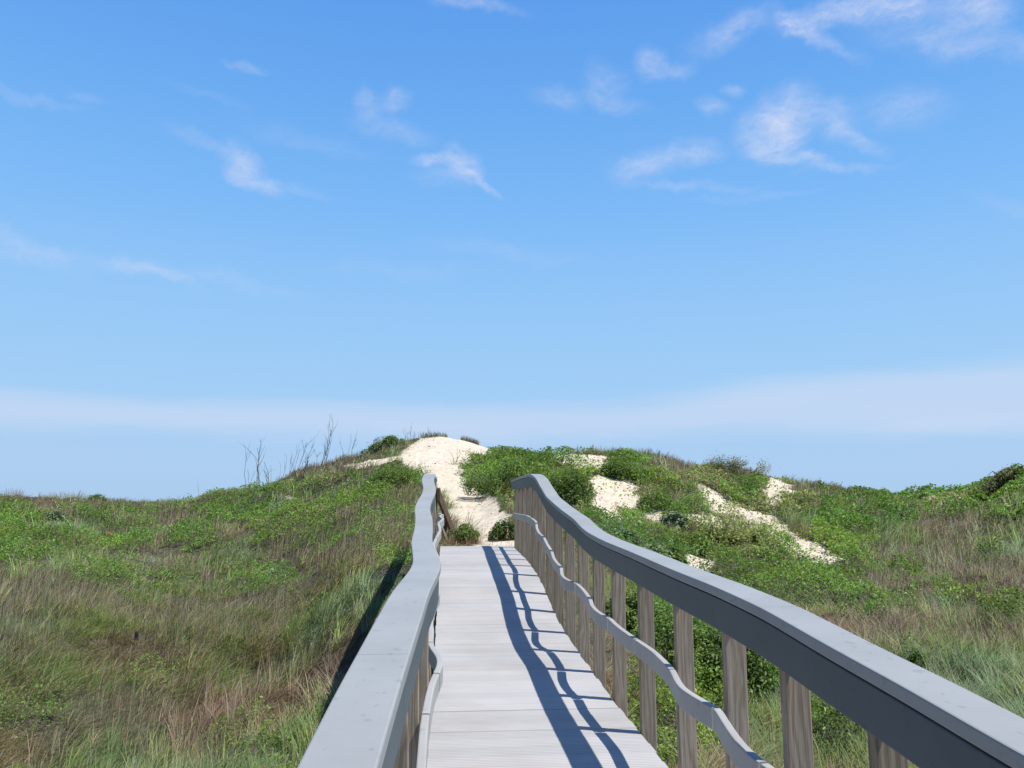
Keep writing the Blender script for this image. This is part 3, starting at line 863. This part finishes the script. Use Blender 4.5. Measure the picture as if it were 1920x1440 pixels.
# ------------------------------------------------------------------ single shrubs
def shrub(name, label, cx, base_y, wpx, hpx, pal, wts, leaf=.055, n=5200, group='leafy shrubs on the dunes', r=None, depth=.75, stems=5, up=1.15, open_=0.0, aspect=.5, flat=1.0):
    if r is None:
        X, Y = ground_hit(cx, base_y)
    else:
        d = ray(cx, 940); q = r / math.hypot(d[0], d[1]); X, Y = d[0] * q, d[1] * q
    D = float(X * F[0] + Y * F[1])
    w = wpx / FPX * D; hh = hpx / FPX * D
    Z = float(ground(np.array([X]), np.array([Y]))[0])
    root = empty(name, (X, Y, Z), label, 'shrub', group)
    a, b = w / 2, w / 2 * depth
    # lobes sitting on a low dome
    nl = 13
    th = rng.uniform(0, 2 * math.pi, nl); rr = np.sqrt(rng.random(nl)) * .72
    lx, ly = np.cos(th) * rr * a, np.sin(th) * rr * b
    lz = hh * (1 - rr ** 2 * .75) * rng.uniform(.12, .64, nl) * flat
    ls = rng.uniform(.20, .46, nl)
    which = rng.integers(0, nl, n)
    dirv = rng.normal(size=(n, 3)); dirv[:, 2] = dirv[:, 2] * .8 + .35
    dirv /= np.linalg.norm(dirv, axis=1, keepdims=True)
    rad = (1 - .5 * rng.random(n) ** 2.2) * (1 + .34 * np.abs(rng.normal(size=n)) * (rng.random(n) < .22))
    P = np.stack([lx[which] + dirv[:, 0] * ls[which] * a * rad, ly[which] + dirv[:, 1] * ls[which] * b * rad, lz[which] + dirv[:, 2] * ls[which] * hh * .95 * rad], 1)
    hole = fbm(P[:, 0] * 3.2 / max(w, .3) * 2 + 9 + cx, P[:, 2] * 6 / max(w, .3) + P[:, 1] * 4 / max(w, .3), 3)
    k = hole > (.30 + open_)
    P, dv, wh = P[k], dirv[k], which[k]
    P[:, 0] += X; P[:, 1] += Y
    gz = ground(P[:, 0], P[:, 1])
    P[:, 2] = np.maximum(P[:, 2], .03) + gz * .75 + Z * .25
    nrm = dv + rng.normal(size=dv.shape) * .6; nrm[:, 2] += up
    lt = rng.uniform(.8, 1.2, nl)
    tone = pick(pal, wts, len(P)) * lt[wh][:, None]
    s = leaf * rng.uniform(.65, 1.3, len(P))
    V, Fc, T = leaves(P, nrm, s, tone, aspect)
    mesh_obj('foliage', V, Fc, M_LEAF, root, tone=T)
    mbs = MB()
    for i in range(stems):
        q = rng.integers(0, nl)
        e = np.array([X + lx[q], Y + ly[q], Z + lz[q] * .95]); s0 = np.array([X, Y, Z - .08])
        mid = (e + s0) / 2 + rng.normal(size=3) * .06 * w
        tube(mbs, [s0, mid, e], [.012 * max(w, .6), .008 * max(w, .6), .003 * max(w, .6)])
    mbs.build('stem', M_BARK, root)
    return root


DEEP = [(.13, .215, .045), (.20, .31, .07), (.075, .135, .03), (.33, .41, .14)]
YEL = [(.14, .20, .04), (.24, .28, .07), (.09, .13, .025), (.34, .33, .13)]
GREYG = [(.22, .31, .16), (.31, .39, .25), (.15, .23, .10), (.46, .50, .38)]
BRNG = [(.25, .21, .12), (.17, .19, .08), (.33, .27, .18), (.22, .31, .10)]
shrub('shrub', 'tall dark green domed shrub on the right edge of the sand path', 940, 915, 160, 66, DEEP, [3, 3, 1.5, 1.2], n=9000, leaf=.06)
shrub('shrub', 'wide dark green shrub behind the far end of the right railing', 1070, 945, 140, 84, DEEP, [3, 3, 1.5, 1], n=9000, leaf=.06)
shrub('shrub', 'yellowish green shrub below the dark domed shrub at the path edge', 968, 926, 62, 36, YEL, [3, 2, 1, 1], n=3500, leaf=.05)
shrub('shrub', 'rounded green shrub on the left of the path behind the left railing tip', 733, 915, 125, 54, DEEP, [3, 3, 1.2, 1.5], n=7000, leaf=.06)
shrub('shrub', 'green shrub on the crest of the tallest sand dune, left of the sand', 715, 852, 100, 27, DEEP, [3, 2, 2, 1], n=4500, leaf=.07, r=34.5)
shrub('shrub', 'rounded green shrub between the two sand patches on the right dune', 1178, 900, 116, 44, DEEP, [3, 4, 1, 1.2], n=6500, leaf=.065)
shrub('shrub', 'small dark shrub beside the deck end and the right railing', 945, 1024, 62, 50, DEEP, [3, 2, 2, 1], n=3200, leaf=.045, r=14.2)
shrub('shrub', 'low green and straw clump at the left end of the deck below the brown plank', 866, 1028, 70, 38, DEEP, [3, 2.5, 1.5, 1.3], n=3200, leaf=.045, r=13.9)
shrub('shrub', 'pale grey green broad leaved plant in the middle of the right slope', 1265, 992, 60, 42, GREYG, [2, 3, 1, 2], n=620, leaf=.12, aspect=.7)
shrub('shrub', 'grey green leafy clump just above the bend of the right railing', 1195, 1045, 160, 62, GREYG, [2, 3, 1, 1.2], n=2600, leaf=.09, flat=.8)
shrub('shrub', 'spreading green shrub right below the pale broad leaved plant', 1290, 1030, 110, 40, DEEP, [2, 3, 1, 2], n=3200, leaf=.07, flat=.8)
shrub('shrub', 'bright green shrub under the short sand patch beside the long sand strip', 1335, 1010, 80, 32, DEEP, [1, 4, .6, 2], n=2200, leaf=.07, flat=.8)
shrub('shrub', 'yellow flowering low shrub just left of the small dark shrub by the sand strip', 1372, 1020, 74, 28, [(.42, .42, .18), (.30, .35, .10), (.52, .48, .26), (.2, .27, .07)], [3, 2, 2, 2], n=2200, leaf=.07, flat=.8)
shrub('shrub', 'dark leafy shrub just left of the lowest sand patch above the railing', 1262, 1066, 66, 44, DEEP, [3, 2, 2, 1], n=2200, leaf=.075, flat=.9)
shrub('shrub', 'small dark shrub on the lower edge of the long sand strip', 1432, 1022, 66, 26, DEEP, [3, 1, 3, .3], n=2200, leaf=.055)
shrub('shrub', 'brownish shrub standing on the skyline right of the right dune', 1380, 905, 150, 46, BRNG, [3, 2, 2, 2], n=6000, leaf=.06, open_=.06, r=30.5)
shrub('shrub', 'small green shrub on the sand right of the rounded dune shrub', 1222, 952, 66, 30, DEEP, [3, 3, 1, 1], n=2600, leaf=.055)
shrub('shrub', 'dense glossy shrub behind the posts of the right railing', 1325, 1255, 250, 130, DEEP, [3, 3, 2, 1.2], n=15000, leaf=.055, depth=.9)
shrub('shrub', 'leafy green shrub behind the narrow gaps between the right railing posts', 1190, 1200, 120, 100, DEEP, [2, 4, 1, 1.5], n=7000, leaf=.05)
shrub('shrub', 'small grey green plant on the far left grassy flat', 104, 978, 42, 26, GREYG, [2, 2, 2, 1], n=600, leaf=.10)
shrub('shrub', 'purple brown bush with bare tips on the right skyline', 1562, 928, 100, 24, BRNG, [4, 1, 3, .6], n=4500, leaf=.055, open_=.08, r=32)
shrub('shrub', 'rounded green bush under the brown bush on the right skyline', 1620, 938, 100, 20, DEEP, [2, 4, 1, 2], n=4000, leaf=.06, r=32)
shrub('shrub', 'bright green shrub near the sand specks at the far right', 1850, 938, 110, 18, DEEP, [1, 4, 1, 2], n=3600, leaf=.06, r=31)
shrub('shrub', 'low olive bush on the rise at the far right edge', 1895, 912, 110, 28, BRNG, [2, 3, 2, 3], n=5000, leaf=.06, r=30.5)
shrub('shrub', 'tiny dark green bush on the far left skyline', 183, 944, 40, 13, DEEP, [3, 2, 2, 1], n=1500, leaf=.07, r=41.5)
shrub('shrub', 'small dark leafy shrub just above the near end of the right railing', 1722, 1254, 34, 40, DEEP, [3, 2, 2, .5], n=900, leaf=.05)


# ------------------------------------------------------------------ leafless shrubs
def bare(label, cx, base_y, top, lean=0.0, r=None, forks=5, thick=.016, spread=.55, seed=1, fine=0, group='leafless shrubs on the skyline', name='bare_shrub'):
    rg = np.random.default_rng(seed)
    if r is None: X, Y = ground_hit(cx, base_y)
    else:
        d = ray(cx, 940); q = r / math.hypot(d[0], d[1]); X, Y = d[0] * q, d[1] * q
    D = float(X * F[0] + Y * F[1]); Z = float(ground(np.array([X]), np.array([Y]))[0])
    H = (base_y - top) / FPX * D * .92; thick *= .75
    def grow(p, d, L, rad, depth, mb):
        n = 6; pts = [p]; dd = d
        for i in range(n):
            dd = dd + rg.normal(size=3) * .11; dd[2] += .03; dd = dd / np.linalg.norm(dd)
            pts.append(pts[-1] + dd * L / n)
        tube(mb, pts, np.linspace(rad, rad * .45, n + 1), 4)
        if depth > 0:
            for i in range(forks if depth > 1 else max(2, forks - 2)):
                t = rg.integers(2, n + 1); az = rg.uniform(0, 6.28)
                nd = dd + spread * np.array([math.cos(az), math.sin(az), rg.uniform(-.1, .5)]); nd /= np.linalg.norm(nd)
                grow(pts[t], nd, L * rg.uniform(.28, .5), rad * .5, depth - 1, mb)
    root = empty(name, (X, Y, Z), label, 'shrub', group)
    ms = [MB()]
    grow(np.array([X, Y, Z - .1]), np.array([lean, .0, 1.0]) / math.hypot(lean, 1), H * .86, thick, 2, ms[0])
    for i in range(fine + 2):
        ms.append(MB())
        a2 = rg.uniform(0, 6.28); q = np.array([math.cos(a2), math.sin(a2), 0]) * rg.uniform(.1, .5)
        grow(np.array([X, Y, Z - .05]) + q, np.array([q[0] * .6 + lean, q[1] * .5, 1.0]), H * rg.uniform(.45, .8), thick * .7, 1, ms[-1])
    for q in ms: q.build('stem', M_BARK, root)


bare('leafless shrub standing leftmost on the left skyline, a single thin stem', 459, 900, 806, -.12, forks=3, seed=3, r=37, spread=.4)
bare('tall leafless shrub with a dark forked stem right of the leftmost thin stem', 487, 898, 795, -.06, forks=4, seed=5, r=37, thick=.026, fine=1, spread=.45)
bare('short leafless shrub with an upright wispy stem, right of the dark forked stem', 503, 892, 826, .02, forks=3, seed=8, r=37, thick=.012)
bare('small leafless shrub low in the gap before the slanting bare stems', 527, 890, 842, .22, forks=3, seed=9, r=36.5, thick=.012, fine=2)
bare('leafless shrub with a long stem slanting to the right on the left skyline', 552, 884, 796, .24, forks=3, seed=12, r=36.5, thick=.018, fine=1, spread=.4)
bare('broad twiggy leafless shrub, densest of the bare ones on the left slope', 577, 884, 822, .12, forks=6, seed=15, r=33, thick=.024, fine=3, spread=.7)
bare('tallest leafless shrub, reaching highest against the pale cloud band', 600, 880, 782, .07, forks=5, seed=21, r=35, thick=.022, fine=2, spread=.5)
bare('slender leafless shrub nearest the crest shrub, leaning right', 655, 850, 795, .2, forks=4, seed=25, r=36, thick=.014, spread=.35)
bare('low dead twigs in front of the sand under the dune crest', 690, 880, 832, .05, forks=4, seed=28, r=30, thick=.012, fine=2)
bare('single dead seed stalk far left on the skyline dip', 372, 925, 890, .03, forks=2, seed=31, r=41, thick=.012, spread=.3)
bare('fine grey twigs on the top of the tallest dune beside the sand crest', 768, 826, 790, .1, forks=6, seed=35, r=36.5, thick=.010, fine=6, spread=.7)
bare('fine grey twigs at the middle of the tallest dune crest', 800, 818, 795, .15, forks=5, seed=36, r=37, thick=.009, fine=5, spread=.7)
bare('bare twigs rising behind the dark domed shrub right of the path', 985, 866, 832, .05, forks=5, seed=41, r=26, thick=.010, fine=4, spread=.6)
bare('bare twigs sticking up from the brown bush on the right skyline', 1572, 905, 872, .2, forks=5, seed=45, r=32, thick=.010, fine=5, spread=.5)
bare('bare twigs on the edge of the brown bush left of the skyline twigs', 1540, 912, 886, -.1, forks=4, seed=46, r=32, thick=.010, fine=3, spread=.5)
bare('dark spindly dead twigs in the sand patch above the right railing', 1323, 1068, 1040, .0, forks=5, seed=47, thick=.010, fine=4, spread=.8)


# beach grass tufts on the skyline
def tuft(label, cx, base_y, r, wpx, h, n, pal, wts, group='grass tufts on the dune crests'):
    pal = [tuple(1.5 * c for c in p) for p in pal]
    d = ray(cx, 940); q = r / math.hypot(d[0], d[1]); X, Y = d[0] * q, d[1] * q
    D = float(X * F[0] + Y * F[1]); w = wpx / FPX * D
    x = X + rng.uniform(-w / 2, w / 2, n); y = Y + rng.normal(0, w / 6, n); z = ground(x, y)
    V, Fc, T = blades(x, y, z - .02, h * (.18 + rng.random(n) ** 2), rng.uniform(-3.1, 3.1, n), np.clip(rng.normal(.4, .2, n), .05, 1), .012 * rng.uniform(.6, 1.3, n), pick(pal, wts, n))
    o = mesh_obj('grass_tuft', V, Fc, M_BLADE, tone=T)
    tag(o, label=label, category='grass tuft', group=group)


GP = [(.08, .11, .04), (.13, .16, .06), (.2, .18, .09)]
tuft('wide green grass tuft on the crest of the right dune', 1112, 846, 30.5, 80, .36, 700, GP, [3, 2, 1])
tuft('grass tuft on the right dune crest behind the rounded shrub', 1172, 850, 31, 60, .34, 500, GP, [3, 2, 1])
tuft('sparse grass along the very top of the tallest sand dune', 812, 815, 37.2, 50, .3, 800, GP, [2, 2, 3])
tuft('sparse brown grass on the right shoulder of the tallest sand dune', 880, 826, 37.2, 34, .3, 900, [(.13, .11, .06), (.2, .16, .1), (.1, .13, .05)], [2, 2, 1])
tuft('dry straw grass on the crest between the right dune and the brownish shrub', 1238, 866, 30.5, 84, .42, 1100, [(.25, .2, .13), (.18, .14, .09), (.12, .13, .05)], [3, 3, 1])
tuft('dry brown stems on the skyline at the far left edge of the dunes', 8, 940, 42, 60, .5, 420, [(.26, .2, .14), (.2, .15, .11), (.2, .2, .1)], [3, 2, 1])
tuft('dry brown stems on the left skyline beside the tiny dark bush', 128, 940, 42, 70, .5, 460, [(.26, .2, .14), (.2, .15, .11), (.2, .2, .1)], [3, 2, 1])
tuft('small grass tuft left of the wide one, at the edge of the sand patch', 1076, 853, 31, 18, .34, 140, GP, [3, 2, 1])

# ------------------------------------------------------------------ small odds and ends in the grass
def lump(name, label, cat, px, py, wpx, hpx, material, seed, up=.5):
    X, Y = ground_hit(px, py); D = float(X * F[0] + Y * F[1])
    Z = float(ground(np.array([X]), np.array([Y]))[0])
    a, h = wpx / FPX * D / 2, hpx / FPX * D / 2
    V = []; Fc = []; n, k = 8, 12; rg = np.random.default_rng(seed); off = rg.random(8) * 6
    for i in range(n + 1):
        t = math.pi * i / n
        for j in range(k):
            q = 2 * math.pi * j / k
            w = 1 + .14 * math.sin(2 * q + off[0]) + .1 * math.sin(3 * q + 2 * t + off[1]) + .08 * math.sin(4 * t + off[2])
            V.append((X + a * w * math.sin(t) * math.cos(q), Y + a * .8 * w * math.sin(t) * math.sin(q), Z + up * h * 2 + h * w * math.cos(t)))
    for i in range(n):
        for j in range(k):
            Fc.append((i * k + j, (i + 1) * k + j, (i + 1) * k + (j + 1) % k, i * k + (j + 1) % k))
    m = MB(); m.add(V, Fc); o = m.build(name, material, None, True)
    tag(o, label=label, category=cat)


lump('dark_stump', 'small dark upright stump half hidden in the grass on the left', 'stump', 254, 1212, 8, 19, mat('charred_wood', m_plain((.02, .022, .024))), 4, .75)
lump('pale_rock', 'pale rounded rock behind the bright green patch left of the boardwalk', 'rock', 510, 1078, 15, 8, mat('pale_stone', m_plain((.42, .40, .35))), 7, 1.0)
lump('rusty_debris', 'small rusty orange lump in the brown growth on the left', 'debris', 203, 1014, 16, 10, mat('rust', m_plain((.36, .16, .09))), 9, 1.0)

# ------------------------------------------------------------------ light and sky
SUN = Vector((.435, -.16, 1.0)).normalized()
ld = bpy.data.lights.new('sun', 'SUN'); ld.energy = 4.4; ld.angle = math.radians(.53); ld.color = (1, .965, .90)
so = bpy.data.objects.new('sun', ld); COL.objects.link(so)
so.rotation_euler = SUN.to_track_quat('Z', 'Y').to_euler(); so.location = (6, -4, 20)

world = bpy.data.worlds.new("World"); scene.world = world; world.use_nodes = True
nt = world.node_tree; nt.nodes.clear()
wo = nt.nodes.new('ShaderNodeOutputWorld')
bg = nt.nodes.new('ShaderNodeBackground'); nt.links.new(bg.outputs[0], wo.inputs['Surface'])
SKY = .10
bg.inputs['Strength'].default_value = SKY
sky = nt.nodes.new('ShaderNodeTexSky'); sky.sky_type = 'NISHITA'; sky.sun_disc = False
sky.sun_elevation = math.asin(SUN.z); sky.sun_rotation = math.atan2(SUN.x, SUN.y)
sky.air_density = 1.0; sky.dust_density = .6; sky.ozone_density = 2.2; sky.altitude = 0
tc = nt.nodes.new('ShaderNodeTexCoord')
sep = nt.nodes.new('ShaderNodeSeparateXYZ'); nt.links.new(tc.outputs['Generated'], sep.inputs[0])


def M2(op, a, b=None, c=None):
    n = nt.nodes.new('ShaderNodeMath'); n.operation = op
    for i, s in enumerate((a, b, c)):
        if s is None: continue
        if isinstance(s, (int, float)): n.inputs[i].default_value = s
        else: nt.links.new(s, n.inputs[i])
    return n.outputs[0]


AZ = M2('ARCTAN2', sep.outputs['X'], sep.outputs['Y'])
EL = M2('ARCSINE', sep.outputs['Z'])
# colour of the clear air by elevation (fraction of a right angle)
eln = M2('DIVIDE', EL, math.pi / 2)


def el_of(py):
    d = ray(960, py); return math.asin(d[2] / np.linalg.norm(d)) / (math.pi / 2)


def lin(c):
    return tuple(((v / 255) / 12.92 if v <= 10 else (((v / 255) + .055) / 1.055) ** 2.4) for v in c)


stops = [(0.0, lin((172, 205, 241)))] + [(el_of(py), lin(c)) for py, c in ((880, (173, 207, 243)), (720, (162, 207, 248)), (560, (148, 200, 250)), (400, (127, 188, 250)), (200, (108, 173, 244)), (0, (95, 160, 239)))]
stops += [(.5, lin((48, 104, 194))), (.7, lin((22, 62, 138))), (1.0, lin((14, 44, 108)))]
air = ramp(nt, eln, [(p, tuple(v / SKY for v in c)) for p, c in stops])
base = mixcol(nt, .95, sky.outputs[0], air.outputs[0])
# sky dimmed left and behind, away from view, added to deepen the shade
away = nt.nodes.new('ShaderNodeMapRange'); away.interpolation_type = 'SMOOTHSTEP'
dot = nt.nodes.new('ShaderNodeVectorMath'); dot.operation = 'DOT_PRODUCT'; nt.links.new(tc.outputs['Generated'], dot.inputs[0]); dot.inputs[1].default_value = (-.93, -.37, 0)
nt.links.new(dot.outputs['Value'], away.inputs['Value'])
away.inputs['From Min'].default_value = .23; away.inputs['From Max'].default_value = .8; away.inputs['To Min'].default_value = 1; away.inputs['To Max'].default_value = .3
cc = nt.nodes.new('ShaderNodeCombineXYZ')
for i in range(3): nt.links.new(away.outputs[0], cc.inputs[i])
base = mixcol(nt, 1.0, base, cc.outputs[0], 'MULTIPLY')

# cirrus: soft patches laid out on the sky dome, torn by noise
comb = nt.nodes.new('ShaderNodeCombineXYZ'); nt.links.new(AZ, comb.inputs[0]); nt.links.new(EL, comb.inputs[1])
P0 = comb.outputs[0]
wn = noise_node(nt, P0, 11, 7, .62)
sub = nt.nodes.new('ShaderNodeVectorMath'); sub.operation = 'SUBTRACT'; nt.links.new(wn.outputs['Color'], sub.inputs[0]); sub.inputs[1].default_value = (.5, .5, .5)
scl = nt.nodes.new('ShaderNodeVectorMath'); scl.operation = 'SCALE'; nt.links.new(sub.outputs[0], scl.inputs[0]); scl.inputs['Scale'].default_value = .055
wadd = nt.nodes.new('ShaderNodeVectorMath'); wadd.operation = 'ADD'; nt.links.new(P0, wadd.inputs[0]); nt.links.new(scl.outputs[0], wadd.inputs[1])
PW = wadd.outputs[0]
CLOUDS = [  # photo column, row, half length, half height, tilt (deg, down to the right), strength
    (452, 303, 38, 34, 35, .62), (480, 342, 55, 17, 15, .45), (560, 352, 70, 10, 3, .18), (380, 268, 70, 14, 10, .2),
    (868, 310, 38, 32, 20, .62), (815, 303, 50, 12, -3, .5), (905, 345, 45, 11, 38, .5), (830, 335, 60, 24, 0, .2),
    (1465, 225, 76, 50, -15, .74), (1440, 262, 60, 40, 20, .55), (1500, 300, 80, 12, 18, .5), (1590, 318, 90, 9, 6, .22), (1570, 222, 40, 42, -35, .42), (1610, 260, 60, 18, 32, .4),
    (1215, 305, 70, 27, -5, .55), (1310, 282, 50, 26, 0, .42), (1290, 350, 130, 12, 8, .25), (1420, 372, 120, 8, 2, .15),
    (1370, 62, 85, 26, -12, .42), (1490, 45, 40, 22, 20, .55), (1545, 75, 80, 14, 30, .42), (1590, 14, 110, 26, -5, .66), (1690, 10, 60, 30, 0, .6), (1820, 14, 60, 34, 15, .68), (1840, 80, 160, 22, 14, .3), (1740, 60, 120, 40, 20, .22),
    (1215, 118, 30, 32, 15, .45), (1270, 130, 45, 16, 0, .28), (1050, 185, 55, 22, 0, .3), (1135, 155, 45, 40, 30, .3), (1160, 195, 60, 16, 20, .2), (1700, 200, 70, 40, 10, .32), (1335, 200, 36, 18, 15, .38), (1380, 165, 22, 14, 0, .35),
    (690, 192, 30, 26, 40, .36), (742, 190, 30, 26, 0, .42), (735, 245, 85, 22, 12, .25), (580, 265, 120, 20, 4, .14),
    (40, 452, 100, 20, 20, .24), (20, 470, 90, 14, 0, .2), (170, 482, 120, 14, 6, .12), (258, 492, 46, 16, 0, .28), (310, 514, 60, 9, 20, .35), (430, 528, 140, 14, 3, .15),
    (462, 127, 40, 11, 5, .3), (50, 184, 90, 10, 0, .18), (160, 187, 30, 9, 0, .16), (880, 8, 100, 14, 8, .4), (390, 190, 80, 10, 8, .1), (950, 475, 160, 18, 6, .14), (1880, 390, 60, 16, 30, .12), (760, 500, 160, 16, 0, .1)]
acc = None
for (cx, cy, sx, sy, tilt, stg) in CLOUDS:
    d = ray(cx, cy); d = d / np.linalg.norm(d)
    m = mapping(nt, PW, (sx * 1.22 / FPX, sy * 1.12 / FPX, 1), (0, 0, -math.radians(tilt)), (math.atan2(d[0], d[1]), math.asin(d[2]), 0), 'TEXTURE')
    ln = nt.nodes.new('ShaderNodeVectorMath'); ln.operation = 'LENGTH'; nt.links.new(m, ln.inputs[0])
    mr = nt.nodes.new('ShaderNodeMapRange'); mr.interpolation_type = 'SMOOTHSTEP'
    nt.links.new(ln.outputs['Value'], mr.inputs['Value'])
    mr.inputs['From Min'].default_value = 1.15; mr.inputs['From Max'].default_value = .1; mr.inputs['To Min'].default_value = 0; mr.inputs['To Max'].default_value = stg * .8
    acc = mr.outputs[0] if acc is None else M2('MAXIMUM', acc, mr.outputs[0]) if False else M2('ADD', acc, M2('MULTIPLY', mr.outputs[0], M2('SUBTRACT', 1.0, acc)))
# fibrous texture inside the cirrus
fib = noise_node(nt, mapping(nt, PW, (1, 2.8, 1), (0, 0, math.radians(-18))), 34, 8, .68)
fb = ramp(nt, fib.outputs['Fac'], [(.30, (.32, .32, .32)), (.68, (1.25, 1.25, 1.25))])
cir = M2('MULTIPLY', acc, fb.outputs[0])
# pale haze bank above the horizon: higher to the right
bn = noise_node(nt, mapping(nt, P0, (1, 6, 1)), 3.2, 5, .55)
wig = M2('MULTIPLY_ADD', M2('SUBTRACT', bn.outputs['Fac'], .5), .055, EL)
rise = nt.nodes.new('ShaderNodeMapRange'); rise.interpolation_type = 'SMOOTHSTEP'; nt.links.new(AZ, rise.inputs['Value'])
azr = lambda px: math.atan2(ray(px, 940)[0], ray(px, 940)[1])
rise.inputs['From Min'].default_value = azr(1150); rise.inputs['From Max'].default_value = azr(1480)
e_ = lambda py: el_of(py) * math.pi / 2
rise.inputs['To Min'].default_value = e_(752); rise.inputs['To Max'].default_value = e_(706)
topd = M2('SUBTRACT', rise.outputs[0], wig)
t1 = nt.nodes.new('ShaderNodeMapRange'); t1.interpolation_type = 'SMOOTHSTEP'; nt.links.new(topd, t1.inputs['Value'])
t1.inputs['From Min'].default_value = -.008; t1.inputs['From Max'].default_value = .028
botd = M2('SUBTRACT', wig, e_(826))
t2 = nt.nodes.new('ShaderNodeMapRange'); t2.interpolation_type = 'SMOOTHSTEP'; nt.links.new(botd, t2.inputs['Value'])
t2.inputs['From Min'].default_value = -.016; t2.inputs['From Max'].default_value = .02
bank = M2('MULTIPLY', M2('MULTIPLY', t1.outputs[0], t2.outputs[0]), M2('MULTIPLY_ADD', bn.outputs['Fac'], .5, .33))
col = mixcol(nt, bank, base, tuple(v / SKY for v in lin((208, 221, 244))))
col = mixcol(nt, cir, col, tuple(v / SKY for v in lin((214, 222, 246))))
nt.links.new(col, bg.inputs['Color'])

# ------------------------------------------------------------------ render settings
vs = scene.view_settings
vs.view_transform = 'Standard'; vs.look = 'None'; vs.gamma = 1; vs.exposure = 0; vs.use_curve_mapping = False
scene.render.engine = 'CYCLES'
scene.cycles.max_bounces = 6; scene.cycles.diffuse_bounces = 3; scene.cycles.transmission_bounces = 4; scene.cycles.transparent_max_bounces = 4
scene.cycles.use_denoising = True
scene.cycles.sample_clamp_indirect = 4
scene.render.resolution_x = 1024; scene.render.resolution_y = 768
